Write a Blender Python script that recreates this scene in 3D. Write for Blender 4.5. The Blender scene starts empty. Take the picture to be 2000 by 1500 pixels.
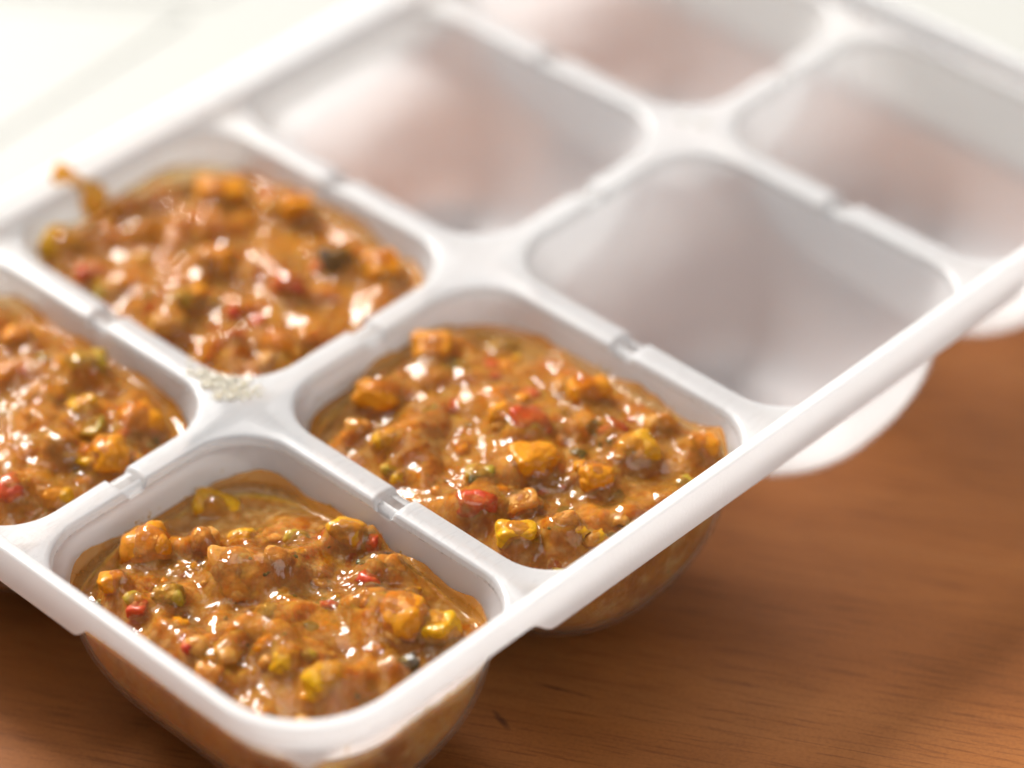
import bpy, bmesh, math, random
import numpy as np
from mathutils import Matrix, Vector, noise as mnoise

# ------------------------------------------------------------------ scene basics
S = 0.034                     # one cell pitch in metres; geometry is laid out in cell pitches
DEP = 0.60                    # the tray's cups are 0.60 pitch deep; web plane is z=0 before lifting
sc = bpy.context.scene
col = sc.collection

# ---- camera
cam_d = bpy.data.cameras.new('camera')
cam = bpy.data.objects.new('camera', cam_d); col.objects.link(cam)
CAM = Vector((-4.77097, -6.13796, 6.15158 + DEP)) * S
ROWS = [(0.7037067, -0.7097859, -0.0316356), (-0.4583085, -0.4194582, -0.7835867), (0.5429090, 0.5659142, -0.6204764)]
m = Matrix.Identity(4)
for r in range(3):
    m[r][0] = ROWS[0][r]; m[r][1] = -ROWS[1][r]; m[r][2] = -ROWS[2][r]
m.translation = CAM
cam.matrix_world = m
cam_d.sensor_width = 36; cam_d.lens = 115.2
cam_d.clip_start = 0.01; cam_d.clip_end = 50
cam_d.dof.use_dof = True
cam_d.dof.focus_distance = 9.42 * S
cam_d.dof.aperture_fstop = 8.8
cam_d.dof.aperture_blades = 0
sc.camera = cam

# ---- world: soft light of the room
w = bpy.data.worlds.new('World'); sc.world = w; w.use_nodes = True
bg = w.node_tree.nodes['Background']
bg.inputs[0].default_value = (0.96, 0.96, 1.0, 1); bg.inputs[1].default_value = 0.28

# ---- the window behind the tray, plus added fill lamps overhead and in front
def area(name, az, el, dist, sx, sy, power, colr, tgt=(1.0, 0.2, 0)):
    d = bpy.data.lights.new(name, 'AREA'); d.shape = 'RECTANGLE'; d.size = sx; d.size_y = sy
    d.energy = power; d.color = colr
    o = bpy.data.objects.new(name, d); col.objects.link(o)
    t = Vector(tgt) * S
    a, e = math.radians(az), math.radians(el)
    o.location = t + dist * Vector((math.cos(e) * math.cos(a), math.cos(e) * math.sin(a), math.sin(e)))
    o.rotation_euler = (t - o.location).to_track_quat('-Z', 'Y').to_euler()
    return o
area('window_light', 80, 40, 2.0, 0.62, 0.62, 88, (1.0, 0.975, 0.925))
area('overhead_fill', 100, 76, 2.0, 1.4, 1.2, 12, (1.0, 0.98, 0.95))  # added fill from above, brightens table and web; no lamp known there
area('front_fill', -95, 20, 1.5, 1.0, 0.8, 6, (0.97, 0.98, 1.0))  # added fill from the near side, lifts the rim and outer cup walls

# ---- exposure and sampling
sc.view_settings.view_transform = 'Standard'; sc.view_settings.look = 'None'
sc.view_settings.exposure = 0.0; sc.view_settings.gamma = 1.0
sc.render.engine = 'CYCLES'
cy = sc.cycles
cy.max_bounces = 5; cy.diffuse_bounces = 3; cy.glossy_bounces = 2; cy.transmission_bounces = 4; cy.transparent_max_bounces = 10
cy.use_adaptive_sampling = True; cy.adaptive_threshold = 0.07; cy.adaptive_min_samples = 16
cy.sample_clamp_indirect = 6.0
cy.use_denoising = True
try: cy.denoiser = 'OPENIMAGEDENOISE'
except Exception: pass

# ------------------------------------------------------------------ helpers
def mesh_obj(name, verts, faces, mat, parent=None, smooth=True, lift=True):
    v = np.asarray(verts, float).copy()
    if lift: v[:, 2] += DEP
    v *= S
    me = bpy.data.meshes.new(name)
    me.from_pydata(v.tolist(), [], faces)
    me.update()
    if smooth: me.polygons.foreach_set('use_smooth', [True] * len(me.polygons))
    if mat: me.materials.append(mat)
    o = bpy.data.objects.new(name, me); col.objects.link(o)
    if parent: o.parent = parent
    return o
def empty(name, loc=(0, 0, 0)):
    o = bpy.data.objects.new(name, None); col.objects.link(o); o.location = loc
    o.empty_display_size = 0.01
    return o
def tag(o, label=None, cat=None, group=None, kind=None):
    if label: o['label'] = label
    if cat: o['category'] = cat
    if group: o['group'] = group
    if kind: o['kind'] = kind
    return o

class N:
    """small node-tree helper"""
    def __init__(s, name):
        s.m = bpy.data.materials.new(name); s.m.use_nodes = True
        s.t = s.m.node_tree; s.t.nodes.clear()
        s.out = s.t.nodes.new('ShaderNodeOutputMaterial')
    def n(s, typ, **kw):
        x = s.t.nodes.new('ShaderNode' + typ)
        for k, v in kw.items():
            if k in x.inputs.keys(): s.put(x.inputs[k], v)
            else: setattr(x, k, v)
        return x
    def put(s, sock, v):
        if isinstance(v, bpy.types.NodeSocket): s.t.links.new(v, sock)
        else: sock.default_value = v
    def noise(s, vec, scale, detail=3, rough=0.5, dist=0.0):
        x = s.n('TexNoise'); s.put(x.inputs['Vector'], vec)
        x.inputs['Scale'].default_value = scale; x.inputs['Detail'].default_value = detail
        x.inputs['Roughness'].default_value = rough; x.inputs['Distortion'].default_value = dist
        return x.outputs['Fac']
    def ramp(s, fac, stops, interp='LINEAR'):
        x = s.n('ValToRGB'); s.put(x.inputs['Fac'], fac); cr = x.color_ramp; cr.interpolation = interp
        while len(cr.elements) > 1: cr.elements.remove(cr.elements[-1])
        cr.elements[0].position = stops[0][0]; cr.elements[0].color = (*stops[0][1], 1) if len(stops[0][1]) == 3 else stops[0][1]
        for p, c in stops[1:]:
            e = cr.elements.new(p); e.color = (*c, 1)
        return x.outputs['Color']
    def mix(s, fac, a, b, blend='MIX'):
        x = s.n('Mix', data_type='RGBA', blend_type=blend)
        s.put(x.inputs[0], fac); s.put(x.inputs[6], a if not isinstance(a, tuple) else (*a, 1)); s.put(x.inputs[7], b if not isinstance(b, tuple) else (*b, 1))
        return x.outputs[2]
    def math(s, op, a, b=None, clamp=False):
        x = s.n('Math', operation=op, use_clamp=clamp); s.put(x.inputs[0], a)
        if b is not None: s.put(x.inputs[1], b)
        return x.outputs[0]
    def bump(s, h, strength, dist, normal=None):
        x = s.n('Bump'); s.put(x.inputs['Height'], h); x.inputs['Strength'].default_value = strength; x.inputs['Distance'].default_value = dist
        if normal is not None: s.put(x.inputs['Normal'], normal)
        return x.outputs['Normal']
    def coords(s, scale=(1, 1, 1), rot=(0, 0, 0), kind='Object'):
        c = s.n('TexCoord'); mp = s.n('Mapping')
        s.t.links.new(c.outputs[kind], mp.inputs['Vector'])
        mp.inputs['Scale'].default_value = scale; mp.inputs['Rotation'].default_value = rot
        return mp.outputs['Vector']

# ------------------------------------------------------------------ materials
def plastic_material(name, colr, w_trans, w_diff, rough, spec=0.035, grain=False):
    k = N(name); v = k.coords()
    nb = k.n('NewGeometry').outputs['Normal']
    if grain:                                             # moulded texture and light scuffs
        nb = k.bump(k.noise(v, 2600, 1), 0.10, 0.0002)
        st_ = k.n('Mapping'); k.put(st_.inputs['Vector'], v); st_.inputs['Scale'].default_value = (400, 2600, 400); st_.inputs['Rotation'].default_value = (0, 0, 0.6)
        rough = k.ramp(k.noise(st_.outputs[0], 1.0, 2, 0.6), [(0.35, (rough,) * 3), (0.75, (min(1, rough * 1.9),) * 3)])

    tl = k.n('BsdfTranslucent'); tl.inputs['Color'].default_value = (*colr, 1); k.put(tl.inputs['Normal'], nb)
    df = k.n('BsdfDiffuse'); df.inputs['Color'].default_value = (*colr, 1); k.put(df.inputs['Normal'], nb)
    tp = k.n('BsdfTransparent'); tp.inputs['Color'].default_value = (0.96, 0.95, 0.93, 1)
    gl = k.n('BsdfGlossy'); k.put(gl.inputs['Roughness'], rough); k.put(gl.inputs['Normal'], nb)
    m1 = k.n('MixShader'); m1.inputs[0].default_value = w_diff / (w_diff + w_trans)
    k.t.links.new(tl.outputs[0], m1.inputs[1]); k.t.links.new(df.outputs[0], m1.inputs[2])
    m2 = k.n('MixShader'); m2.inputs[0].default_value = w_diff + w_trans
    k.t.links.new(tp.outputs[0], m2.inputs[1]); k.t.links.new(m1.outputs[0], m2.inputs[2])
    lw = k.n('LayerWeight'); lw.inputs['Blend'].default_value = 0.5; k.put(lw.inputs['Normal'], nb)
    fr = k.math('ADD', k.math('MULTIPLY', k.math('POWER', lw.outputs['Facing'], 4.5), 0.55), spec)
    m3 = k.n('MixShader'); k.put(m3.inputs[0], fr)
    k.t.links.new(m2.outputs[0], m3.inputs[1]); k.t.links.new(gl.outputs[0], m3.inputs[2])
    k.t.links.new(m3.outputs[0], k.out.inputs['Surface'])
    return k.m
M_CUP = plastic_material('milky_plastic_thin', (0.90, 0.905, 0.93), 0.38, 0.37, 0.36, 0.05)
M_CUP_WET = plastic_material('milky_plastic_wetted', (0.90, 0.90, 0.91), 0.10, 0.005, 0.3, 0.01)   # frosting vanishes where liquid wets it
M_CUP_OUT = plastic_material('clear_plastic_skin', (0.90, 0.90, 0.91), 0.10, 0.012, 0.25, 0.035)
M_WEB = plastic_material('milky_plastic_web', (0.80, 0.80, 0.81), 0.32, 0.36, 0.24, 0.035, True)
M_RIM = plastic_material('milky_plastic_rim', (0.93, 0.93, 0.93), 0.56, 0.40, 0.30, 0.035, True)
M_LID = plastic_material('white_plastic_lid', (0.60, 0.595, 0.56), 0.2, 0.75, 0.4)

def wood_material():
    k = N('reddish_brown_wood')
    ang = math.radians(61.35)
    v = k.coords(kind='Object', rot=(0, 0, ang))          # x now runs along the grain
    def st(sx, sy):
        mp = k.n('Mapping'); k.put(mp.inputs['Vector'], v); mp.inputs['Scale'].default_value = (sx, sy, 1); return mp.outputs['Vector']
    warp = k.noise(st(9, 30), 1.0, 2)
    broad = k.noise(st(6, 55), 1.0, 4, 0.55, 0.6)
    mid = k.noise(st(22, 420), 1.0, 5, 0.6, 0.5)
    fine = k.noise(st(120, 2600), 1.0, 3, 0.6)
    c = k.ramp(broad, [(0.25, (0.25, 0.080, 0.017)), (0.5, (0.35, 0.120, 0.028)), (0.75, (0.44, 0.170, 0.047))])
    c = k.mix(k.math('MULTIPLY', mid, 0.45), c, (0.14, 0.048, 0.016), 'MIX')
    pore = k.ramp(fine, [(0.52, (1, 1, 1)), (0.68, (0.55, 0.5, 0.48))])
    c = k.mix(0.75, c, pore, 'MULTIPLY')
    speck = k.ramp(k.noise(v, 2400, 2, 0.6), [(0.3, (0.8, 0.78, 0.76)), (0.6, (1.06, 1.05, 1.04))])
    c = k.mix(0.6, c, speck, 'MULTIPLY')
    # sparse dark streaks in the veneer
    stv = k.noise(st(60, 900), 1.0, 2, 0.5)
    stm = k.noise(st(14, 60), 1.0, 1, 0.5)
    streak = k.math('MULTIPLY', k.math('GREATER_THAN', stv, 0.66), k.math('GREATER_THAN', stm, 0.56))
    c = k.mix(k.math('MULTIPLY', streak, 0.25), c, (0.05, 0.018, 0.01))
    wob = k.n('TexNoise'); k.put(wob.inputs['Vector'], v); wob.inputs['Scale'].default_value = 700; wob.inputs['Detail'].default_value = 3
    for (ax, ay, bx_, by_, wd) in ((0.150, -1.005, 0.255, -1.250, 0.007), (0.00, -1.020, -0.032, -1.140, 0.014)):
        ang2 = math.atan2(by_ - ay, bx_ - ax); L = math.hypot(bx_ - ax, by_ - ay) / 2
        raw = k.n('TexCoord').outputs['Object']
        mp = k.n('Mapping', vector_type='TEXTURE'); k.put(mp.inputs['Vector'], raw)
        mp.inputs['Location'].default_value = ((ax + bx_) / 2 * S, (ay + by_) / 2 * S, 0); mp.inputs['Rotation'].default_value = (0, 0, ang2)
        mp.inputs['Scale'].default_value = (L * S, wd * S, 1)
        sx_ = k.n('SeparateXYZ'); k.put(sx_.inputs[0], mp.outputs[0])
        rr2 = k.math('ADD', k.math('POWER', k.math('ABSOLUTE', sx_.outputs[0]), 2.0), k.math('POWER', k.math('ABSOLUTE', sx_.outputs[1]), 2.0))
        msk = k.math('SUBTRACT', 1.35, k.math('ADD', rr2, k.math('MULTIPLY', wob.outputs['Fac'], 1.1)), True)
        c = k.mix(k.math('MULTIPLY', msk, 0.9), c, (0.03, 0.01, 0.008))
    b = k.n('BsdfPrincipled'); k.put(b.inputs['Base Color'], c)
    rr = k.ramp(mid, [(0.3, (0.42,) * 3), (0.7, (0.58,) * 3)]); k.put(b.inputs['Roughness'], rr)
    b.inputs['Specular IOR Level'].default_value = 0.2
    nb = k.bump(fine, 0.12, 0.0002); nb = k.bump(mid, 0.10, 0.0006, nb)
    k.put(b.inputs['Normal'], nb)
    k.t.links.new(b.outputs[0], k.out.inputs['Surface'])
    return k.m
M_WOOD = wood_material()

def stew_material():
    k = N('vegetable_puree'); v = k.coords()
    a = k.noise(v, 150, 3, 0.55, 0.4); b_ = k.noise(v, 420, 3, 0.6); g = k.noise(v, 1500, 2, 0.6)
    c = k.ramp(a, [(0.28, (0.25, 0.078, 0.007)), (0.45, (0.41, 0.165, 0.020)), (0.60, (0.50, 0.240, 0.045)), (0.75, (0.58, 0.225, 0.013))])
    c = k.mix(k.ramp(b_, [(0.50, (0,) * 3), (0.68, (0.75,) * 3)]), c, (0.52, 0.33, 0.13))
    c = k.mix(k.ramp(k.noise(v, 260, 2, 0.5), [(0.64, (0,) * 3), (0.72, (0.75,) * 3)]), c, (0.50, 0.15, 0.008))
    vo = k.n('TexVoronoi'); k.put(vo.inputs['Vector'], v); vo.inputs['Scale'].default_value = 330
    sepv = k.n('SeparateColor'); k.put(sepv.inputs[0], vo.outputs['Color'])
    near = k.math('LESS_THAN', vo.outputs['Distance'], 0.32)
    redm = k.math('MULTIPLY', near, k.math('GREATER_THAN', sepv.outputs[0], 0.93))
    grnm = k.math('MULTIPLY', near, k.math('GREATER_THAN', sepv.outputs[1], 0.93))
    c = k.mix(k.math('MULTIPLY', redm, 0.75), c, (0.36, 0.035, 0.012))
    c = k.mix(k.math('MULTIPLY', grnm, 0.75), c, (0.12, 0.13, 0.02))
    c = k.mix(k.ramp(g, [(0.35, (0.3,) * 3), (0.55, (0,) * 3)]), c, (0.16, 0.05, 0.01))
    p = k.n('BsdfPrincipled'); k.put(p.inputs['Base Color'], c)
    p.inputs['Subsurface Weight'].default_value = 0.8
    p.inputs['Subsurface Radius'].default_value = (1.0, 0.38, 0.09); p.inputs['Subsurface Scale'].default_value = 0.006
    p.inputs['Roughness'].default_value = 0.4; p.inputs['Specular IOR Level'].default_value = 0.08
    p.inputs['Coat Weight'].default_value = 0.0
    where = k.ramp(k.noise(v, 130, 2), [(0.42, (0.05,) * 3), (0.6, (1,) * 3)])
    nb = k.bump(k.math('MULTIPLY', k.noise(v, 1900, 2, 0.6), where), 0.55, 0.00035); nb = k.bump(k.noise(v, 900, 2, 0.5), 0.20, 0.0004, nb)
    wet = k.n('Attribute', attribute_name='wet')          # 1 where the clear juice stands, flat and smooth
    vm = k.n('Mix', data_type='VECTOR'); k.put(vm.inputs[0], wet.outputs['Fac']); k.put(vm.inputs[4], nb)
    geo = k.n('NewGeometry'); k.put(vm.inputs[5], geo.outputs['Normal'])
    k.put(p.inputs['Normal'], vm.outputs[1]); k.put(p.inputs['Coat Normal'], vm.outputs[1])
    c2 = c; k.put(p.inputs['Base Color'], c2)
    k.t.links.new(p.outputs[0], k.out.inputs['Surface'])
    return k.m
M_STEW = stew_material()
def glaze_material():
    """the clear amber juice that coats everything"""
    k = N('amber_juice'); v = k.coords()
    where = k.ramp(k.noise(v, 120, 2), [(0.40, (0.08,) * 3), (0.62, (1,) * 3)])
    nb = k.bump(k.math('MULTIPLY', k.noise(v, 1300, 2, 0.5), where), 0.35, 0.0004)
    wet = k.n('Attribute', attribute_name='wet')
    vm = k.n('Mix', data_type='VECTOR'); k.put(vm.inputs[0], wet.outputs['Fac']); k.put(vm.inputs[4], nb)
    k.put(vm.inputs[5], k.n('NewGeometry').outputs['Normal']); nn = vm.outputs[1]
    tp = k.n('BsdfTransparent'); tp.inputs['Color'].default_value = (0.96, 0.80, 0.47, 1)
    cloud = k.ramp(k.noise(v, 520, 4, 0.65), [(0.38, (0.05,) * 3), (0.68, (0.50,) * 3)])
    rim = k.n('Attribute', attribute_name='shore')
    cf = k.mix(wet.outputs['Fac'], cloud, (0.42, 0.42, 0.42)); cf = k.mix(rim.outputs['Fac'], cf, (0.52, 0.52, 0.52))
    df = k.n('BsdfDiffuse'); k.put(df.inputs['Normal'], nn); k.put(df.inputs['Color'], k.mix(rim.outputs['Fac'], k.ramp(k.noise(v, 1000, 3, 0.6), [(0.35, (0.29, 0.125, 0.020)), (0.52, (0.42, 0.210, 0.050)), (0.68, (0.54, 0.340, 0.135))]), (0.58, 0.225, 0.022)))
    m1 = k.n('MixShader'); k.put(m1.inputs[0], cf); k.t.links.new(tp.outputs[0], m1.inputs[1]); k.t.links.new(df.outputs[0], m1.inputs[2])
    dull = k.noise(v, 170, 2, 0.5)
    gl = k.n('BsdfGlossy'); k.put(gl.inputs['Roughness'], k.ramp(dull, [(0.38, (0.16,) * 3), (0.54, (0.05,) * 3)])); k.put(gl.inputs['Normal'], nn)
    lw = k.n('LayerWeight'); lw.inputs['Blend'].default_value = 0.5; k.put(lw.inputs['Normal'], nn)
    fr = k.math('ADD', k.math('MULTIPLY', k.math('POWER', lw.outputs['Facing'], 5.0), 0.9), 0.04)
    fr = k.math('MULTIPLY', fr, k.ramp(dull, [(0.36, (0.55,) * 3), (0.52, (1.15,) * 3)]))
    m2 = k.n('MixShader'); k.put(m2.inputs[0], fr); k.t.links.new(m1.outputs[0], m2.inputs[1]); k.t.links.new(gl.outputs[0], m2.inputs[2])
    k.t.links.new(m2.outputs[0], k.out.inputs['Surface'])
    return k.m
M_GLAZE = glaze_material()

def chunk_material(name, c0, c1, coat_mix=0.35, sss=0.5, rad=0.0012, patch=0.52):
    k = N(name); v = k.coords()
    c = k.ramp(k.noise(v, 350, 3, 0.6), [(0.3, c0), (0.7, c1)])
    # puree still clinging to the piece
    cover = k.ramp(k.noise(v, 210, 3, 0.6), [(patch - 0.10, (0.05,) * 3), (patch + 0.14, (coat_mix + 0.3,) * 3)])
    c = k.mix(cover, c, (0.43, 0.160, 0.016))
    c = k.mix(k.ramp(k.noise(v, 1700, 2), [(0.36, (0.35,) * 3), (0.5, (0,) * 3)]), c, tuple(x * 0.55 for x in c0))
    p = k.n('BsdfPrincipled'); k.put(p.inputs['Base Color'], c)
    p.inputs['Subsurface Weight'].default_value = sss
    p.inputs['Subsurface Radius'].default_value = (1.0, 0.55, 0.25); p.inputs['Subsurface Scale'].default_value = rad
    p.inputs['Roughness'].default_value = 0.4; p.inputs['Specular IOR Level'].default_value = 0.08
    p.inputs['Coat Weight'].default_value = 0.35; p.inputs['Coat Roughness'].default_value = 0.06
    nb = k.bump(k.noise(v, 1900, 2, 0.6), 0.4, 0.0003)
    k.put(p.inputs['Normal'], nb); k.put(p.inputs['Coat Normal'], nb)
    k.t.links.new(p.outputs[0], k.out.inputs['Surface'])
    return k.m
M_CH = {
    'carrot': chunk_material('carrot', (0.56, 0.19, 0.003), (0.66, 0.27, 0.008)),
    'yellow': chunk_material('yellow_pepper', (0.54, 0.27, 0.003), (0.64, 0.36, 0.008)),
    'tomato': chunk_material('tomato', (0.40, 0.028, 0.012), (0.52, 0.07, 0.025), 0.3, 0.5, 0.0012, 0.56),
    'onion': chunk_material('onion', (0.44, 0.19, 0.030), (0.54, 0.28, 0.065), 0.4, 0.65, 0.002, 0.48),
    'zucchini': chunk_material('zucchini', (0.26, 0.19, 0.012), (0.40, 0.30, 0.035), 0.4, 0.5, 0.0012, 0.52),
    'eggplant': chunk_material('eggplant_skin', (0.018, 0.012, 0.010), (0.05, 0.04, 0.02), 0.2, 0.1, 0.0005, 0.62),
    'herb': chunk_material('herb', (0.02, 0.035, 0.008), (0.06, 0.08, 0.015), 0.2, 0.1, 0.0004, 0.62)}
CH_NAME = {'carrot': 'carrot_chunk', 'yellow': 'yellow_pepper_chunk', 'tomato': 'tomato_chunk', 'onion': 'onion_chunk',
           'zucchini': 'zucchini_chunk', 'eggplant': 'eggplant_piece', 'herb': 'herb_fleck'}

def drop_material():
    k = N('clear_droplet')
    p = k.n('BsdfPrincipled'); p.inputs['Base Color'].default_value = (0.97, 0.94, 0.88, 1)
    p.inputs['Roughness'].default_value = 0.08; p.inputs['Transmission Weight'].default_value = 0.5; p.inputs['IOR'].default_value = 1.33
    p.inputs['Coat Weight'].default_value = 1.0
    k.t.links.new(p.outputs[0], k.out.inputs['Surface']); return k.m
M_DROP = drop_material()
def foam_material():
    k = N('pale_foam')
    p = k.n('BsdfPrincipled'); p.inputs['Base Color'].default_value = (0.90, 0.80, 0.62, 1)
    p.inputs['Roughness'].default_value = 0.12; p.inputs['Subsurface Weight'].default_value = 0.5
    p.inputs['Subsurface Radius'].default_value = (1, .8, .6); p.inputs['Subsurface Scale'].default_value = 0.0006
    p.inputs['Coat Weight'].default_value = 1.0; p.inputs['Coat Roughness'].default_value = 0.03
    tp = k.n('BsdfTransparent'); mx = k.n('MixShader'); mx.inputs[0].default_value = 0.5
    k.t.links.new(tp.outputs[0], mx.inputs[1]); k.t.links.new(p.outputs[0], mx.inputs[2])
    k.t.links.new(mx.outputs[0], k.out.inputs['Surface']); return k.m
M_FOAM = foam_material()
def sauce_material():
    k = N('orange_sauce')
    p = k.n('BsdfPrincipled'); p.inputs['Base Color'].default_value = (0.82, 0.44, 0.045, 1)
    p.inputs['Roughness'].default_value = 0.2; p.inputs['Subsurface Weight'].default_value = 0.7
    p.inputs['Subsurface Radius'].default_value = (1, .5, .12); p.inputs['Subsurface Scale'].default_value = 0.002
    p.inputs['Coat Weight'].default_value = 0.8
    tp = k.n('BsdfTransparent'); tp.inputs['Color'].default_value = (1.0, 0.8, 0.4, 1); mx = k.n('MixShader'); mx.inputs[0].default_value = 0.5
    k.t.links.new(tp.outputs[0], mx.inputs[1]); k.t.links.new(p.outputs[0], mx.inputs[2])
    k.t.links.new(mx.outputs[0], k.out.inputs['Surface']); return k.m
M_SAUCE = sauce_material()

# ------------------------------------------------------------------ the setting: table
def build_table():
    L = 16.0; T = 0.8
    x0, x1, y0, y1 = -9.0, 12.0, -9.0, 12.0
    v = [(x0, y0, -DEP - T), (x1, y0, -DEP - T), (x1, y1, -DEP - T), (x0, y1, -DEP - T), (x0, y0, -DEP), (x1, y0, -DEP), (x1, y1, -DEP), (x0, y1, -DEP)]
    f = [(0, 3, 2, 1), (4, 5, 6, 7), (0, 1, 5, 4), (1, 2, 6, 5), (2, 3, 7, 6), (3, 0, 4, 7)]
    o = mesh_obj('table', v, f, M_WOOD, smooth=False)
    tag(o, 'reddish brown wooden table top with fine grain under the tray', 'table', kind='structure')
build_table()

# ------------------------------------------------------------------ the tray
XB = [-0.927, 0.0, 1.0, 2.0, 2.927]     # cell boundaries along the tray
YB = [-1.29, 0.0, 1.29]
WEB, OUT = 0.031, 0.016               # inset of an opening from an inner / an outer cell boundary
EDGE, THK = 0.014, 0.011              # rounding of the opening edge, wall thickness
R0, R1 = 0.19, 0.36                   # corner radius at the opening / near the bottom
RB = 0.385                             # radius of the cup's bottom rounding
TAP = 0.02
SEAM = -0.034                         # web part above, cup part below
side_t = np.concatenate([np.linspace(0, .38, 7)[:-1], np.linspace(.38, .62, 19), np.linspace(.62, 1, 7)[1:]])
NARC = 10
def corner_extra(ci, cj, z=0.0):
    """the tray's own four corners are rounder than the inner ones"""
    f = max(0.0, 1 + z / 0.45) * 0.085
    return (f if ci == 3 and cj == 0 else 0, f if ci == 3 and cj == 1 else 0, f if ci == 0 and cj == 1 else 0, f if ci == 0 and cj == 0 else 0)
def rr_ring(x0, x1, y0, y1, r, ex=(0, 0, 0, 0)):
    """rounded rectangle, counter-clockwise; fixed number of points for every size"""
    lim = min((x1 - x0) / 2 - 1e-4, (y1 - y0) / 2 - 1e-4)
    ra = [max(1e-4, min(r + e, lim)) for e in ex]
    pts = []
    cs = [(x1 - ra[0], y0 + ra[0], -90), (x1 - ra[1], y1 - ra[1], 0), (x0 + ra[2], y1 - ra[2], 90), (x0 + ra[3], y0 + ra[3], 180)]
    for i, (cx, cy_, a0) in enumerate(cs):
        r = ra[i]; rn = ra[(i + 1) % 4]
        for q in range(NARC + 1):
            a = math.radians(a0 + 90 * q / NARC); pts.append((cx + r * math.cos(a), cy_ + r * math.sin(a)))
        nx, ny, na = cs[(i + 1) % 4]
        a = math.radians(a0 + 90); s = (cx + r * math.cos(a), cy_ + r * math.sin(a)); e = (nx + rn * math.cos(a), ny + rn * math.sin(a))
        for t in side_t[1:-1]: pts.append((s[0] + (e[0] - s[0]) * t, s[1] + (e[1] - s[1]) * t))
    return pts
NR = len(rr_ring(0, 1, 0, 1, .2))
def cell(ci, cj):
    x0, x1, y0, y1 = XB[ci], XB[ci + 1], YB[cj], YB[cj + 1]
    il = OUT if ci == 0 else WEB; ir = OUT if ci == 3 else WEB
    ib = OUT if cj == 0 else WEB; it = OUT if cj == 1 else WEB
    return (x0, x1, y0, y1), (il, ir, ib, it)
def opening(ci, cj, ins):
    (x0, x1, y0, y1), (il, ir, ib, it) = cell(ci, cj)
    return x0 + il + ins, x1 - ir - ins, y0 + ib + ins, y1 - it - ins
def rad_at(z): return R0 + (R1 - R0) * min(1, max(0, -z / 0.45))
def wall_inset(z, t=0.0):
    """inset of the wall from the opening edge at height z; t = 0 inner face, THK outer face"""
    bot = -DEP + THK - t; rb = RB + t
    base = EDGE - t
    zt = bot + rb
    if z >= zt: return base + TAP * min(1, -z / 0.2)
    s = min(1.0, (zt - z) / rb)
    return base + TAP * min(1, -zt / 0.2 if zt < 0 else 0) + rb * (1 - math.sqrt(max(0, 1 - s * s)))
def ring_at(ci, cj, z, t=0.0):
    return [(x, y, z) for x, y in rr_ring(*opening(ci, cj, wall_inset(z, t)), rad_at(z) + t, corner_extra(ci, cj, z))]
def strip(base, k, n=NR, flip=False):
    f = []
    for i in range(n):
        a, b = base + k * n + i, base + k * n + (i + 1) % n
        q = (a, b, b + n, a + n)
        f.append(q[::-1] if flip else q)
    return f
def boundary_ring(ci, cj):
    (x0, x1, y0, y1), _ = cell(ci, cj)
    o = opening(ci, cj, 0); base = rr_ring(*o, R0, corner_extra(ci, cj))
    pts = []
    for (x, y) in base:
        # push straight outward: along the side normal, corners along the arc's radius
        e4 = corner_extra(ci, cj); qx, qy = x > (o[0] + o[1]) / 2, y > (o[2] + o[3]) / 2
        rc = R0 + (e4[0] if qx and not qy else e4[1] if qx else e4[2] if qy else e4[3])
        cx = min(max(x, o[0] + rc), o[1] - rc); cy_ = min(max(y, o[2] + rc), o[3] - rc)
        dx, dy = x - cx, y - cy_
        tt = 1e9
        if dx > 1e-9: tt = min(tt, (x1 - cx) / dx)
        if dx < -1e-9: tt = min(tt, (x0 - cx) / dx)
        if dy > 1e-9: tt = min(tt, (y1 - cy_) / dy)
        if dy < -1e-9: tt = min(tt, (y0 - cy_) / dy)
        pts.append((cx + dx * tt, cy_ + dy * tt))
    return pts
NW, ND = 0.048, 0.042                   # half width and depth of a notch
def notch(ci, cj, P):
    (x0, x1, y0, y1), _ = cell(ci, cj); o = opening(ci, cj, 0)
    mx, my = (o[0] + o[1]) / 2, (o[2] + o[3]) / 2
    out = []
    for (x, y, z) in P:
        d = 0
        for inner, dist, s in ((ci > 0, x - x0, y - my), (ci < 3, x1 - x, y - my), (cj > 0, y - y0, x - mx), (cj < 1, y1 - y, x - mx)):
            if inner and dist < 0.14 and abs(s) < NW:
                u = 1 - abs(s) / NW; g = min(1, u * 2.2); d = max(d, ND * (g * g * (3 - 2 * g)))
        out.append((x, y, min(z, -d) if d > 0 else z))
    return out
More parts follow.
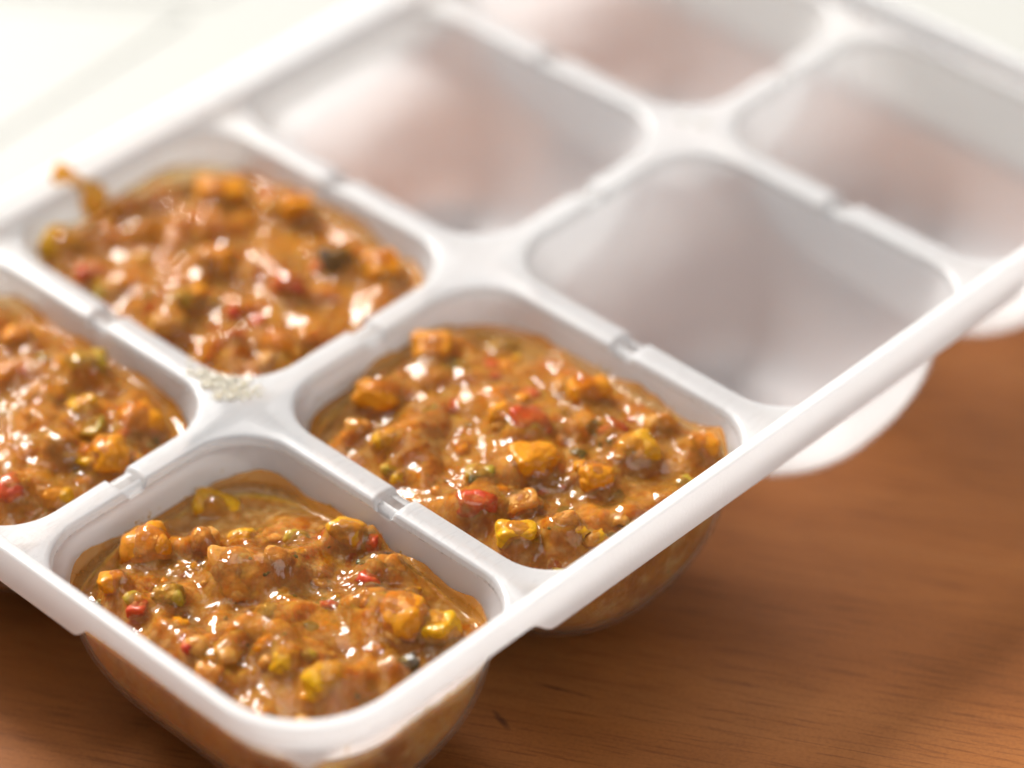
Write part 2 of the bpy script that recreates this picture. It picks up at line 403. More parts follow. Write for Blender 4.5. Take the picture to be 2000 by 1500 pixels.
def build_web(parent):
    V, F = [], []
    for ci in range(4):
        for cj in range(2):
            b0 = len(V)
            br = boundary_ring(ci, cj)
            P = []
            P.append([(x, y, 0.0) for x, y in br])
            op = rr_ring(*opening(ci, cj, 0), R0, corner_extra(ci, cj))
            P.append([((x * .5 + a * .5), (y * .5 + b * .5), -0.001) for (x, y), (a, b) in zip(br, op)])
            P.append([((x * .12 + a * .88), (y * .12 + b * .88), -0.003) for (x, y), (a, b) in zip(br, op)])
            for q in range(0, 8):
                a = math.radians(90 * q / 7)
                P.append([(x, y, -0.004 - EDGE * .9 * (1 - math.cos(a))) for x, y in rr_ring(*opening(ci, cj, EDGE * math.sin(a)), R0 + 0.01 * math.sin(a), corner_extra(ci, cj))])
            for z in (-0.022, -0.028, SEAM): P.append(ring_at(ci, cj, z))
            P = [notch(ci, cj, r) for r in P]
            nin = len(P)
            # underside
            P.append(ring_at(ci, cj, SEAM, THK))
            P.append(ring_at(ci, cj, -THK - 0.012, THK))
            P.append([(x, y, -THK) for x, y in br] if False else [((x * .6 + a[0] * .4), (y * .6 + a[1] * .4), -THK - 0.008) for (x, y), a in zip(br, ring_at(ci, cj, -THK - .01, THK))])
            for r in P: V += r
            for k in range(nin - 1): F += strip(b0, k)
            F += strip(b0, nin - 1); F += strip(b0, nin); F += strip(b0, nin + 1)
    o = mesh_obj('divider_web', V, F, M_WEB, parent)
    bm = bmesh.new(); bm.from_mesh(o.data)
    bmesh.ops.remove_doubles(bm, verts=bm.verts, dist=2e-6 * 5)
    bmesh.ops.recalc_face_normals(bm, faces=bm.faces)
    bm.to_mesh(o.data); bm.free()
    o.data.polygons.foreach_set('use_smooth', [True] * len(o.data.polygons))
    return o
LEVELS = {(0, 0): -0.155, (1, 0): -0.135, (1, 1): -0.135, (0, 1): -0.135}
def build_cup(ci, cj, parent):
    V, F = [], []
    zin = sorted(set(list(np.linspace(SEAM, -DEP + THK + RB, 4)) + [-0.116, -0.124]), reverse=True) if SEAM > -DEP + THK + RB else [SEAM]
    zb = -DEP + THK
    zin += [zb + RB * (1 - math.sin(a)) for a in np.linspace(0, math.pi / 2, 22)[1:]]
    for z in zin: V += ring_at(ci, cj, max(z, zb + 1e-5))
    n1 = len(zin)
    for k in range(n1 - 1): F += strip(0, k)
    V.append((*np.mean(V[-NR:], axis=0)[:2], zb)); c = len(V) - 1
    F += [((n1 - 1) * NR + i, (n1 - 1) * NR + (i + 1) % NR, c) for i in range(NR)]
    b0 = len(V); nf_in = len(F)
    ro = RB + THK; zo = [SEAM] + [-DEP + ro * (1 - math.sin(a)) for a in np.linspace(0, math.pi / 2, 22)]
    zo = [z for z in zo if z <= SEAM + 1e-9]
    for z in zo: V += ring_at(ci, cj, max(z, -DEP + 1e-5), THK)
    n2 = len(zo)
    for k in range(n2 - 1): F += strip(b0, k, flip=True)
    V.append((*np.mean(V[-NR:], axis=0)[:2], -DEP)); c = len(V) - 1
    F += [(b0 + (n2 - 1) * NR + (i + 1) % NR, b0 + (n2 - 1) * NR + i, c) for i in range(NR)]
    o = mesh_obj('compartment', V, F, M_CUP, parent)
    o.data.materials.append(M_CUP_OUT)
    o.data.materials.append(M_CUP_WET)
    lv = LEVELS.get((ci, cj), -9)
    idx = [2 if np.mean([V[q][2] for q in f]) < lv + 0.004 else 0 for f in F[:nf_in]] + [1] * (len(F) - nf_in)
    o.data.polygons.foreach_set('material_index', idx)
    return o
def path_ring(off, n_side=150):
    """outline of the lip, pushed outward by off; returns points with outward normals"""
    x0, x1, y0, y1 = XB[0] - off, XB[4] + off, YB[0] - off, YB[2] + off
    r = 0.285 + off
    pts = []
    cs = [(x1 - r, y0 + r, -90), (x1 - r, y1 - r, 0), (x0 + r, y1 - r, 90), (x0 + r, y0 + r, 180)]
    for i, (cx, cy_, a0) in enumerate(cs):
        for q in range(17):
            a = math.radians(a0 + 90 * q / 16); pts.append((cx + r * math.cos(a), cy_ + r * math.sin(a)))
        nx, ny, na = cs[(i + 1) % 4]; a = math.radians(a0 + 90)
        s = (cx + r * math.cos(a), cy_ + r * math.sin(a)); e = (nx + r * math.cos(a), ny + r * math.sin(a))
        for t in np.linspace(0, 1, n_side)[1:-1]: pts.append((s[0] + (e[0] - s[0]) * t, s[1] + (e[1] - s[1]) * t))
    return pts
def sm(a, b, x):
    t = min(1, max(0, (x - a) / (b - a))); return t * t * (3 - 2 * t)
def build_rim(parent):
    H = 0.085
    prof = [(-0.004, -0.02), (0.0, 0.0), (0.003, 0.03), (0.004, H - .008), (0.007, H - .002), (0.012, H), (0.036, H), (0.0405, H - .0015), (0.043, H - .005), (0.0435, H - .012), (0.0445, 0.04)]
    rings = [[(x, y, z) for x, y in path_ring(o)] for o, z in prof]
    n = len(rings[0])
    def zbot(x, y):
        # the skirt is cut back round every corner
        dx = min(abs(x - XB[0]), abs(x - XB[4])); dy = min(abs(y - YB[0]), abs(y - YB[2]))
        on_long = dy < 0.2 and dx > 0.30
        if dx < 0.30 and dy < 0.30: k = 0
        elif dy < dx and abs(abs(y) - 1.29) < 0.2: k = sm(0.80, 0.89, dx)
        else: k = sm(0.84, 0.93, dy)
        return 0.004 - 0.062 * k
    for o, dz in ((0.0465, 0.018), (0.0468, 0.008), (0.0455, 0.002), (0.042, 0.0), (0.020, 0.0), (0.016, 0.006)):
        rings.append([(x, y, zbot(x, y) + dz) for x, y in path_ring(o)])
    rings.append([(x, y, -0.002) if False else (x, y, max(zbot(x, y) + 0.012, 0.016)) for x, y in path_ring(0.014)])
    V = [p for r in rings for p in r]; F = []
    for k in range(len(rings) - 1): F += strip(0, k, n)
    o = mesh_obj('rim', V, F, M_RIM, parent)
    bm = bmesh.new(); bm.from_mesh(o.data); bmesh.ops.recalc_face_normals(bm, faces=bm.faces); bm.to_mesh(o.data); bm.free()
    o.data.polygons.foreach_set('use_smooth', [True] * len(o.data.polygons))
    return o
tray = empty('freezer_tray', (0, 0, 0))
tag(tray, 'milky white plastic freezing tray with eight rounded compartments, four filled', 'tray')
build_web(tray)
for ci in range(4):
    for cj in range(2): build_cup(ci, cj, tray)
build_rim(tray)

# ------------------------------------------------------------------ the food
rngs = {}
def vnoise(x, y, seed):
    """2-D gradient noise on numpy arrays, about -0.7..0.7"""
    if seed not in rngs:
        r = np.random.default_rng(seed); rngs[seed] = (r.permutation(256), r.random(256) * 2 * math.pi)
    perm, ang = rngs[seed]
    xi = np.floor(x).astype(int); yi = np.floor(y).astype(int); xf = x - xi; yf = y - yi
    def g(ix, iy, dx, dy):
        h = ang[perm[(perm[ix & 255] + iy) & 255]]; return np.cos(h) * dx + np.sin(h) * dy
    u = xf * xf * xf * (xf * (xf * 6 - 15) + 10); v = yf * yf * yf * (yf * (yf * 6 - 15) + 10)
    a = g(xi, yi, xf, yf); b = g(xi + 1, yi, xf - 1, yf); c = g(xi, yi + 1, xf, yf - 1); d = g(xi + 1, yi + 1, xf - 1, yf - 1)
    return a + u * (b - a) + v * (c + u * (d - c) - a - u * (b - a))
def sd_rr(px, py, box, r, ex=(0, 0, 0, 0)):
    x0, x1, y0, y1 = box; cx, cy_ = (x0 + x1) / 2, (y0 + y1) / 2; hx, hy = (x1 - x0) / 2, (y1 - y0) / 2
    rx = np.where(px > cx, np.where(py > cy_, ex[1], ex[0]), np.where(py > cy_, ex[2], ex[3]))
    r = np.minimum(r + rx, min(hx, hy) - 1e-4)
    qx = np.abs(px - cx) - hx + r; qy = np.abs(py - cy_) - hy + r
    return np.hypot(np.maximum(qx, 0), np.maximum(qy, 0)) + np.minimum(np.maximum(qx, qy), 0) - r
def to_border(dx, dy, box, r, ex=(0, 0, 0, 0)):
    """for directions from the box centre: distance to the rounded rectangle"""
    x0, x1, y0, y1 = box; cx, cy_ = (x0 + x1) / 2, (y0 + y1) / 2
    lo = np.zeros_like(dx); hi = np.full_like(dx, 2.0)
    for _ in range(34):
        mid = (lo + hi) / 2; ins = sd_rr(cx + dx * mid, cy_ + dy * mid, box, r, ex) < 0
        lo = np.where(ins, mid, lo); hi = np.where(ins, hi, mid)
    return lo
FOOD = {
 'F': [('yellow',-0.261,-0.138,0.121,0.091),('carrot',-0.553,-0.178,0.134,0.112),('yellow',-0.336,-0.348,0.075,0.067),('onion',-0.437,-0.305,0.089,0.089),('onion',-0.477,-0.475,0.118,0.162),('yellow',-0.124,-0.582,0.104,0.082),('tomato',-0.085,-0.640,0.067,0.067),('onion',-0.139,-0.760,0.111,0.081),('carrot',-0.282,-0.973,0.123,0.137),('yellow',-0.616,-1.026,0.113,0.092),('tomato',-0.757,-0.381,0.065,0.051),('tomato',-0.773,-0.644,0.064,0.043),('eggplant',-0.408,-1.115,0.078,0.043),('zucchini',-0.344,-0.764,0.047,0.047),('onion',-0.377,-0.551,0.081,0.066),('onion',-0.598,-0.710,0.144,0.137),('yellow',-0.231,-1.075,0.086,0.086),('carrot',-0.740,-0.256,0.073,0.066),('herb',-0.790,-0.249,0.026,0.022),('zucchini',-0.667,-0.414,0.088,0.058),('onion',-0.307,-0.852,0.131,0.087),('yellow',-0.631,-0.874,0.071,0.085),('onion',-0.804,-0.748,0.085,0.071),('herb',-0.236,-0.304,0.030,0.014),('herb',-0.189,-0.705,0.027,0.015),('zucchini',-0.231,-0.478,0.075,0.045)],
 'R': [('tomato',0.553,-0.647,0.116,0.123),('carrot',0.520,-0.570,0.070,0.062),('zucchini',0.663,-0.658,0.070,0.054),('carrot',0.361,-0.188,0.164,0.063),('carrot',0.638,-0.150,0.111,0.080),('zucchini',0.858,-0.247,0.104,0.064),('carrot',0.437,-0.783,0.114,0.099),('yellow',0.694,-0.968,0.114,0.091),('tomato',0.179,-0.805,0.127,0.090),('carrot',0.853,-1.085,0.092,0.076),('onion',0.287,-0.888,0.105,0.075),('herb',0.584,-0.831,0.061,0.024),('zucchini',0.279,-0.726,0.076,0.053),('zucchini',0.694,-1.154,0.060,0.038),('carrot',0.509,-0.976,0.090,0.068),('yellow',0.209,-0.394,0.077,0.061),('onion',0.208,-0.271,0.093,0.043),('tomato',0.723,-0.846,0.092,0.069),('carrot',0.809,-0.658,0.125,0.062),('onion',0.829,-0.940,0.092,0.062),('tomato',0.441,-0.902,0.026,0.020),('onion',0.286,-1.056,0.104,0.067),('yellow',0.173,-0.978,0.118,0.059),('zucchini',0.153,-0.474,0.061,0.038),('herb',0.244,-0.740,0.033,0.027),('zucchini',0.335,-1.142,0.052,0.030)],
 'B': [('carrot',0.858,0.719,0.093,0.084),('carrot',0.504,1.168,0.102,0.068),('tomato',0.178,0.952,0.099,0.083),('tomato',0.537,0.402,0.098,0.073),('eggplant',0.757,0.399,0.124,0.091),('carrot',0.318,0.220,0.136,0.056),('carrot',0.817,0.270,0.099,0.099),('carrot',0.474,0.689,0.149,0.066),('yellow',0.197,1.145,0.101,0.101),('onion',0.150,0.540,0.097,0.081),('tomato',0.248,0.334,0.064,0.040),('onion',0.437,1.003,0.151,0.067),('carrot',0.742,0.970,0.187,0.068),('zucchini',0.242,0.597,0.081,0.049)],
 'L': [('zucchini',-0.157,0.559,0.095,0.071),('carrot',-0.207,0.266,0.117,0.101),('tomato',-0.286,0.243,0.062,0.046),('carrot',-0.383,0.187,0.100,0.130),('zucchini',-0.331,0.328,0.062,0.078),('carrot',-0.201,0.846,0.097,0.064),('yellow',-0.302,0.407,0.070,0.062),('tomato',-0.697,0.266,0.076,0.091),('yellow',-0.611,0.162,0.091,0.053),('onion',-0.467,0.315,0.108,0.077),('onion',-0.326,0.563,0.110,0.063)]}
# chunk base shapes: uneven, knife-cut and softened by cooking
def chunk_shape(seed, boxy):
    bm = bmesh.new(); bmesh.ops.create_icosphere(bm, subdivisions=4, radius=1.0)
    for v in bm.verts:
        d = v.co.normalized()
        p = boxy
        s = (abs(d.x) ** p + abs(d.y) ** p + abs(d.z) ** p) ** (-1 / p)
        q = d * s
        o = Vector((seed * 7.3, seed * 3.1, 0))
        q *= 1 + 0.26 * mnoise.noise(d * 1.3 + o) + 0.08 * mnoise.noise(d * 3.0 + o) + 0.02 * mnoise.noise(d * 7 + o)
        v.co = q * 0.62
    me = bpy.data.meshes.new('chunk_shape'); bm.to_mesh(me); bm.free()
    return np.array([v.co[:] for v in me.vertices]), [tuple(p.vertices) for p in me.polygons]
SHAPES = [chunk_shape(i, b) for i, b in enumerate((3.0, 4.5, 2.4, 3.6, 2.8, 5.5))]

_b = bmesh.new(); bmesh.ops.create_icosphere(_b, subdivisions=1, radius=1.0)
SPK = (np.array([v.co[:] for v in _b.verts]), [tuple(v.index for v in f.verts) for f in _b.faces]); _b.free()
def build_portion(key, ci, cj, label, level, mound, pools, seed, name='vegetable_puree'):
    rnd = random.Random(seed)
    root = empty(name, (0, 0, 0))
    tag(root, label, 'food', 'portions of chunky vegetable puree in the tray')
    gap = 0.004
    def box_at(z): return opening(ci, cj, wall_inset(z) + gap)
    bx = box_at(level); cx, cy_ = (bx[0] + bx[1]) / 2, (bx[2] + bx[3]) / 2; hx, hy = (bx[1] - bx[0]) / 2, (bx[3] - bx[2]) / 2
    nx, ny = 200, 270
    gu, gv = np.meshgrid(np.linspace(-1, 1, nx), np.linspace(-1, 1, ny), indexing='ij')
    rho = np.maximum(np.abs(gu), np.abs(gv)); rs = np.where(rho < 1e-9, 1, rho)
    dx, dy = gu * hx / rs, gv * hy / rs
    exl = corner_extra(ci, cj, level)
    k = to_border(dx, dy, bx, rad_at(level) - gap, exl)
    X = cx + dx * k * rho; Y = cy_ + dy * k * rho
    edge = -sd_rr(X, Y, bx, rad_at(level), exl)          # distance to the wall
    # slow lumps, cut pieces lying under the surface, pulp
    wx = X + 0.03 * vnoise(X * 8, Y * 8, seed + 30); wy = Y + 0.03 * vnoise(X * 8 + 40, Y * 8, seed + 31)
    h = 0.060 * vnoise(X * 3.1, Y * 3.1, seed) + 0.095 * vnoise(wx * 6.0 + 9, wy * 6.0, seed + 1)
    n1 = vnoise(wx * 11, wy * 11 + 5, seed + 2); h += 0.028 * (0.6 - 1.6 * np.sqrt(n1 * n1 + 0.01))
    h += 0.010 * vnoise(wx * 21, wy * 21, seed + 3)
    rough = np.clip(0.5 + 1.6 * vnoise(X * 5 + 70, Y * 5, seed + 33), 0, 1)      # smooth jelly here, coarse pulp there
    h += rough * (0.0075 * vnoise(X * 42, Y * 42, seed + 4) + 0.0035 * vnoise(X * 80, Y * 80, seed + 5))
    pr = np.random.default_rng(seed + 9)
    for q in range(38):                                # pieces lying just under the surface
        bxp, byp = pr.uniform(bx[0], bx[1]), pr.uniform(bx[2], bx[3]); rad = pr.uniform(0.035, 0.095); hh = rad * pr.uniform(0.22, 0.45)
        asp = pr.uniform(0.6, 1.6); th = pr.uniform(0, 3.14)
        ux = (wx - bxp) * math.cos(th) + (wy - byp) * math.sin(th); uy = (-(wx - bxp) * math.sin(th) + (wy - byp) * math.cos(th)) * asp
        d2 = np.minimum((np.abs(ux) ** 3 + np.abs(uy) ** 3) / rad ** 3, 1)
        h = np.maximum(h, h * 0.6 + hh * (1 - d2) ** 1.2)
    m_ = mound(X, Y, cx, cy_, hx, hy)
    fall = np.clip(edge / 0.12, 0, 1); fall = fall * fall * (3 - 2 * fall)
    solid = level + m_ * (0.25 + 0.75 * fall) + h * (0.35 + 0.65 * fall)
    for (px, py, pr_, dp) in pools:                    # hollows where the juice gathers
        d = np.hypot(X - px, Y - py) / pr_; solid -= dp * np.clip(1 - d, 0, 1) ** 1.0
    # the puree wets the wall in a ragged edge
    climb = 0.055 * np.clip(vnoise(X * 5 + 3, Y * 5, seed + 7) * 1.3 + 0.25 + 0.12 * vnoise(X * 25, Y * 25, seed + 17), 0, 1) * np.clip(1 - edge / 0.03, 0, 1) ** 2
    liquid = level + 0.012 * np.clip(1 - edge / 0.03, 0, 1) ** 2 + 0.0012 * vnoise(X * 9, Y * 9, seed + 8)
    # chunks lift a skin of puree round themselves
    for (kind, fx, fy, fw, fh) in FOOD[key]:
        d = np.hypot(X - fx, Y - fy) / (0.95 * math.sqrt(fw * fh)); solid += 0.42 * math.sqrt(fw * fh) * np.clip(1 - d * d, 0, 1) ** 1.5
    def blur(A, n):
        ker = np.exp(-0.5 * (np.arange(-3 * n, 3 * n + 1) / n) ** 2); ker /= ker.sum()
        for ax in (0, 1):
            P = np.pad(A, [(3 * n, 3 * n) if q == ax else (0, 0) for q in (0, 1)], mode='edge')
            A = sum(ker[q] * np.take(P, range(q, q + A.shape[ax]), axis=ax) for q in range(len(ker)))
        return A
    edge_drop = np.clip(1 - edge / 0.02, 0, 1)
    Z = np.where(solid > -0.04, -0.04 + 0.02 * np.tanh((solid + 0.04) / 0.02), solid) - 0.004
    Z = np.maximum(Z, level - 0.16)
    Z = Z * (1 - edge_drop) + np.minimum(Z, level - 0.004) * edge_drop
    wet = np.clip((liquid - solid) / 0.014 + 0.5, 0, 1)
    relief = np.zeros_like(X)
    for (kind, fx, fy, fw, fh) in FOOD[key]:
        sz_ = math.sqrt(fw * fh); d = np.hypot(X - fx, Y - fy) / (0.62 * sz_); relief = np.maximum(relief, 0.26 * sz_ * np.sqrt(np.clip(1 - d * d, 0, 1)))
    skin = blur(solid + relief, 3) + 0.008 + 0.005 * vnoise(X * 16, Y * 16, seed + 40) + (0.35 + 0.65 * rough) * (0.0052 * vnoise(X * 40, Y * 40, seed + 4) + 0.0034 * vnoise(X * 80, Y * 80, seed + 5))
    kk = 0.010                                        # smooth maximum of coated solids and standing juice
    Zs = np.maximum(skin, liquid) + kk * 0.25 * np.clip(1 - np.abs(skin - liquid) / (kk * 4), 0, 1) ** 2 + climb
    Zs = np.where(Zs > -0.03, -0.03 + 0.02 * np.tanh((Zs + 0.03) / 0.02), Zs)
    V = np.stack([X.ravel(), Y.ravel(), Z.ravel()], 1); wetv = [0.0] * V.shape[0]
    ids = np.arange(nx * ny).reshape(nx, ny)
    a, b, c, d = ids[:-1, :-1].ravel(), ids[1:, :-1].ravel(), ids[1:, 1:].ravel(), ids[:-1, 1:].ravel()
    F = np.stack([a, b, c, d], 1).tolist()
    js = mesh_obj('juice', np.stack([X.ravel(), Y.ravel(), Zs.ravel()], 1), F, M_GLAZE, root)
    at = js.data.attributes.new('wet', 'FLOAT', 'POINT'); at.data.foreach_set('value', wet.ravel().tolist())
    shore = np.clip(1 - edge / 0.05, 0, 1); shore = shore * shore * (3 - 2 * shore)
    at = js.data.attributes.new('shore', 'FLOAT', 'POINT'); at.data.foreach_set('value', shore.ravel().tolist())
    F = list(F)
    # body below, following the inside of the cup
    loop = np.concatenate([ids[:, 0], ids[-1, 1:], ids[-2::-1, -1], ids[0, -2:0:-1]]); nl = len(loop)
    ldx, ldy = dx.ravel()[loop], dy.ravel()[loop]
    prev = loop.tolist(); V = V.tolist()
    zb = -DEP + THK + gap
    zs = [level - 0.03] + [zb + (RB) * (1 - math.sin(t)) for t in np.linspace(0, math.pi / 2, 18)]
    zs = [z for z in zs if z < level - 0.02]
    for z in zs:
        bz = opening(ci, cj, min(wall_inset(max(z - gap, -DEP + THK + 1e-4)), 0.43) + gap)
        kz = to_border(ldx, ldy, bz, rad_at(z), corner_extra(ci, cj, z))
        bzx, bzy = (bz[0] + bz[1]) / 2, (bz[2] + bz[3]) / 2
        cur = list(range(len(V), len(V) + nl))
        V += np.stack([bzx + ldx * kz, bzy + ldy * kz, np.full(nl, z)], 1).tolist(); wetv += [0.0] * nl
        F += [(prev[(i + 1) % nl], prev[i], cur[i], cur[(i + 1) % nl]) for i in range(nl)]
        prev = cur
    V.append([cx, cy_, zb]); wetv.append(0.0); F += [(prev[(i + 1) % nl], prev[i], len(V) - 1) for i in range(nl)]
    o = mesh_obj('puree', V, F, M_STEW, root)
    at = o.data.attributes.new('wet', 'FLOAT', 'POINT'); at.data.foreach_set('value', wetv)
    # surface lookup for the pieces
    fx_, fy_, fz_ = X.ravel(), Y.ravel(), Z.ravel()
    def top(px, py):
        return float(fz_[np.argmin((fx_ - px) ** 2 + (fy_ - py) ** 2)])
    for i, (kind, fx, fy, fw, fh) in enumerate(FOOD[key]):
        sv, sf = SHAPES[(i * 5 + seed) % len(SHAPES)]
        pass
        size = math.sqrt(fw * fh) * (0.84 if kind == 'onion' else 0.80 if kind == 'tomato' else 0.92); asp = min(1.6, max(0.62, fw / fh))
        sx, sy = size * math.sqrt(asp) * 0.98, size / math.sqrt(asp) * 1.05
        sz = size * (0.75 if kind not in ('eggplant', 'herb') else 0.30)
        M = Matrix.Rotation(math.radians(-45 + rnd.uniform(-25, 25)), 3, 'Z') @ Matrix.Rotation(rnd.uniform(-.35, .35), 3, 'X') @ Matrix.Rotation(rnd.uniform(-.35, .35), 3, 'Y')
        pv = (sv * np.array([sx, sy, sz])) @ np.array(M).T
        zc = top(fx, fy) - sz * (rnd.uniform(0.36, 0.56) - (0.1 if kind in ('carrot', 'yellow') else 0))
        dwall = -float(sd_rr(np.array([fx]), np.array([fy]), bx, rad_at(level))[0])
        if dwall < 0.6 * max(sx, sy):
            ux, uy = cx - fx, cy_ - fy; L = math.hypot(ux, uy); push = 0.6 * max(sx, sy) - dwall
            fx += ux / L * push; fy += uy / L * push
        pv = pv + np.array([fx, fy, zc])
        pv[:, 2] = np.minimum(pv[:, 2], -0.004)
        mesh_obj(CH_NAME[kind], pv, sf, M_CH[kind], root)
    # pulp: countless bits of vegetable worked into the surface
    bm = bmesh.new(); bmesh.ops.create_icosphere(bm, subdivisions=2, radius=1.0)
    bv = np.array([v.co[:] for v in bm.verts]); bf = [tuple(v.index for v in f.verts) for f in bm.faces]; bm.free()
    for kind, cnt in (('onion', 24), ('carrot', 12), ('yellow', 8), ('tomato', 7), ('zucchini', 8), ('herb', 18)):
        PV, PF = [], []
        for q in range(cnt):
            for _ in range(20):
                px, py = rnd.uniform(bx[0], bx[1]), rnd.uniform(bx[2], bx[3])
                if float(sd_rr(np.array([px]), np.array([py]), bx, rad_at(level))[0]) < -0.05: break
            j = int(np.argmin((fx_ - px) ** 2 + (fy_ - py) ** 2))
            if wet.ravel()[j] > 0.5: continue
            r = rnd.uniform(0.014, 0.036) if kind != 'herb' else rnd.uniform(0.005, 0.012)
            sc3 = np.array([r * rnd.uniform(.8, 1.4), r * rnd.uniform(.7, 1.1), r * rnd.uniform(.4, .7)])
            M = np.array(Matrix.Rotation(rnd.uniform(0, 6.3), 3, 'Z') @ Matrix.Rotation(rnd.uniform(-.6, .6), 3, 'X'))
            jit = 1 + 0.55 * np.array([mnoise.noise(Vector(v) * 1.7 + Vector((q * 1.7, seed, 0))) for v in bv])
            pv = (bv * jit[:, None] * sc3) @ M.T + np.array([px, py, fz_[j] - r * 0.25])
            b0 = len(PV); PV += pv.tolist(); PF += [tuple(x + b0 for x in f) for f in bf]
        if PV:
            g = mesh_obj({'onion': 'onion_pulp', 'carrot': 'carrot_pulp', 'yellow': 'pepper_pulp', 'tomato': 'tomato_pulp', 'zucchini': 'zucchini_pulp', 'herb': 'herb_pulp'}[kind], PV, PF, M_CH[kind], root)
            g['kind'] = 'stuff'
    sv_, sf_ = SPK
    PV, PF = [], []
    for q in range(150):
        z = level + abs(rnd.gauss(0.0, 0.022)) + 0.004
        if z > -0.03: continue
        ring = ring_at(ci, cj, z); p = ring[rnd.randrange(len(ring))]; p2 = ring[rnd.randrange(len(ring))]
        r = rnd.uniform(0.0015, 0.0045); t_ = rnd.random()
        b0 = len(PV); PV += (sv_ * np.array([r, r, r * 1.3]) + np.array([p[0] + rnd.uniform(-.003, .003), p[1] + rnd.uniform(-.003, .003), z])).tolist()
        PF += [tuple(x + b0 for x in f) for f in sf_]
    g = mesh_obj('wall_specks', PV, PF, M_SAUCE, root); g['kind'] = 'stuff'
    return root
def md(front, amp, tilt=0.0):
    def f(X, Y, cx, cy_, hx, hy):
        u, v = (X - cx) / hx, (Y - cy_) / hy
        return amp * (1 - 0.55 * (u * u + v * v) / 2) + tilt * (-(u + v)) * 0.5 + front
    return f
build_portion('F', 0, 0, 'chunky orange-brown vegetable puree in the front corner compartment nearest the viewer', -0.155, md(0.0, 0.040, 0.020),
              [(-0.10, -0.12, 0.42, 0.10), (-0.80, -0.10, 0.26, 0.09), (-0.10, -1.0, 0.16, 0.05), (-0.72, -1.16, 0.22, 0.05)], 11)
build_portion('R', 1, 0, 'chunky vegetable puree with a red tomato piece, beside the empty compartments on the right', -0.135, md(0.0, 0.045, 0.012),
              [(0.20, -0.10, 0.28, 0.08), (0.92, -0.25, 0.22, 0.06)], 23)
build_portion('B', 1, 1, 'blurred glossy vegetable puree in the rear filled compartment below the sauce smear', -0.135, md(0.0, 0.040, 0.012),
              [(0.90, 1.15, 0.3, 0.05)], 37)
build_portion('L', 0, 1, 'vegetable puree in the compartment cut off by the left picture edge', -0.135, md(0.0, 0.040, 0.012),
              [(-0.05, 0.12, 0.22, 0.06)], 53)

# ------------------------------------------------------------------ smear, foam, droplets
def blob_strip(name, pts, mat, parent=None):
    """a dribble: overlapping flattened drops along a path, one continuous skin"""
    V, F = [], []
    nseg, nr = len(pts), 14
    for i, (x, y, z, r) in enumerate(pts):
        a = pts[max(0, i - 1)]; b = pts[min(nseg - 1, i + 1)]
        t = Vector((b[0] - a[0], b[1] - a[1], b[2] - a[2])).normalized()
        nrm = Vector((-0.15, -0.9, 0.35)).normalized(); sd = t.cross(nrm).normalized(); nn = sd.cross(t)
        for q in range(nr):
            an = 2 * math.pi * q / nr
            p = Vector((x, y, z)) + sd * (r * math.cos(an)) + nn * (min(r * 0.45, 0.012) * math.sin(an)); V.append(p[:])
    for i in range(nseg - 1): F += strip(0, i, nr)
    V.append(pts[0][:3]); V.append(pts[-1][:3])
    F += [((q + 1) % nr, q, nseg * nr) for q in range(nr)]; F += [((nseg - 1) * nr + q, (nseg - 1) * nr + (q + 1) % nr, nseg * nr + 1) for q in range(nr)]
    return mesh_obj(name, V, F, mat, parent)
sp = []
ctrl = [(0.315, 1.290, 0.086, 0.012), (0.322, 1.289, 0.080, 0.034), (0.338, 1.288, 0.070, 0.042), (0.360, 1.287, 0.055, 0.028), (0.385, 1.285, 0.035, 0.016), (0.400, 1.276, 0.0, 0.020),
        (0.420, 1.262, -0.03, 0.046), (0.430, 1.255, -0.07, 0.058), (0.435, 1.250, -0.11, 0.046), (0.435, 1.248, -0.14, 0.02)]
for i in range(len(ctrl) - 1):
    for t in np.linspace(0, 1, 6)[:-1]:
        p = [ctrl[i][q] + (ctrl[i + 1][q] - ctrl[i][q]) * t for q in range(4)]; p[3] *= 1 + 0.25 * mnoise.noise(Vector((i + t, 3.3, 0))); sp.append(tuple(p))
sm_o = blob_strip('sauce_smear', sp, M_SAUCE)
tag(sm_o, 'orange sauce smear running down the far rim above the rear filled compartment', 'sauce')

def sphere_cloud(name, items, mat, squash=0.75):
    bm = bmesh.new(); bmesh.ops.create_icosphere(bm, subdivisions=2, radius=1.0)
    bv = np.array([v.co[:] for v in bm.verts]); bf = [tuple(v.index for v in f.verts) for f in bm.faces]; bm.free()
    V, F = [], []
    for (x, y, z, r) in items:
        b0 = len(V); V += (bv * np.array([r, r, r * squash]) + np.array([x, y, z])).tolist(); F += [tuple(q + b0 for q in f) for f in bf]
    return mesh_obj(name, V, F, mat)
rnd = random.Random(5)
items = []
while len(items) < 230:
    x, y = rnd.gauss(0.035, 0.045), rnd.gauss(0.135, 0.065)
    # keep to the flat of the web crossing
    inside_open = any(float(sd_rr(np.array([x]), np.array([y]), opening(a, b, 0.0), R0)[0]) < 0.004 for a in (0, 1) for b in (0, 1))
    if inside_open or (x - .04) ** 2 / .09 ** 2 + (y - .14) ** 2 / .15 ** 2 > 1: continue
    r = rnd.uniform(0.003, 0.010); items.append((x, y, r * 0.35, r))
fo = sphere_cloud('foam_bubbles', items, M_FOAM)
tag(fo, 'patch of tiny pale foam bubbles on the web crossing between the four filled compartments', 'foam', kind='stuff')
for i, (x, y, r, lb) in enumerate([(2.020, 0.058, 0.020, 'left of two clear droplets on the web crossing between the empty compartments'),
                                   (2.045, -0.010, 0.022, 'right of two clear droplets on the web crossing between the empty compartments')]):
    d = sphere_cloud('water_droplet', [(x, y, 0.001, r)], M_DROP, 0.45)
    tag(d, lb, 'droplet', 'water droplets on the web crossing')

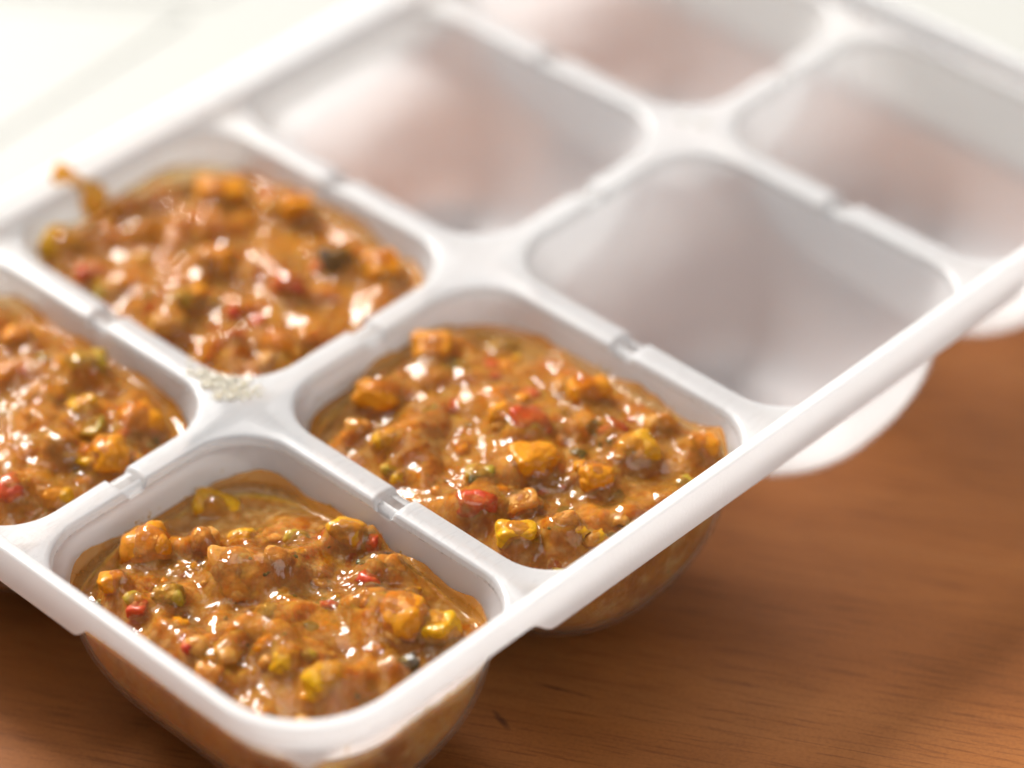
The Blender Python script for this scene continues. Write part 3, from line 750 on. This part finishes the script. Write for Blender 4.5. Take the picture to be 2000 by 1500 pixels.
# ------------------------------------------------------------------ white lid lying behind the tray
def rounded_box(x0, x1, y0, y1, z0, z1, bev):
    bm = bmesh.new(); bmesh.ops.create_cube(bm, size=1.0)
    for v in bm.verts: v.co = Vector((x0 + (v.co.x + .5) * (x1 - x0), y0 + (v.co.y + .5) * (y1 - y0), z0 + (v.co.z + .5) * (z1 - z0)))
    bmesh.ops.bevel(bm, geom=bm.edges[:], offset=bev, segments=3, affect='EDGES', profile=0.5)
    bm.verts.index_update()
    V = [v.co[:] for v in bm.verts]; F = [tuple(v.index for v in f.verts) for f in bm.faces]; bm.free(); return V, F
lid = empty('white_panel', (0.85 * S, 2.42 * S, 0))
lid.rotation_euler = (0, 0, math.radians(6.5))
tag(lid, 'white panel behind the long far-left rim of the tray, out of focus', 'panel')
def lidpart(name, *a):
    V, F = rounded_box(*a); o = mesh_obj(name, V, F, M_LID, lid, smooth=False, lift=False); return o
lidpart('lower_sheet', -3.2, 4.4, -0.85, 3.4, 0.002, 0.025, 0.008)
def prism(name, poly, z0, z1):
    bm = bmesh.new(); vs = [bm.verts.new((x, y, z0)) for x, y in poly]; f = bm.faces.new(vs)
    ex = bmesh.ops.extrude_face_region(bm, geom=[f])
    for v in ex['geom']:
        if isinstance(v, bmesh.types.BMVert): v.co.z = z1
    bmesh.ops.recalc_face_normals(bm, faces=bm.faces)
    bmesh.ops.bevel(bm, geom=bm.edges[:], offset=0.008, segments=2, affect='EDGES', profile=0.5); bm.verts.index_update()
    o = mesh_obj(name, [v.co[:] for v in bm.verts], [tuple(v.index for v in f_.verts) for f_ in bm.faces], M_LID, lid, smooth=False, lift=False); bm.free(); return o
prism('panel', [(-3.0, 0), (1.07, 0), (-0.77, 3.2), (-3.0, 3.2)], 0.026, 0.0285)
prism('panel', [(1.19, 0), (4.2, 0), (4.2, 3.2), (-0.65, 3.2)], 0.026, 0.0285)

# ------------------------------------------------------------------ pale sheet beyond the far end of the tray
V, F = rounded_box(3.22, 6.5, -3.0, 1.6, -DEP + 0.002, -DEP + 0.05, 0.012)
o = mesh_obj('white_panel', V, F, M_LID, None, smooth=False)
tag(o, 'pale flat panel at the far right corner beyond the end of the tray', 'panel')
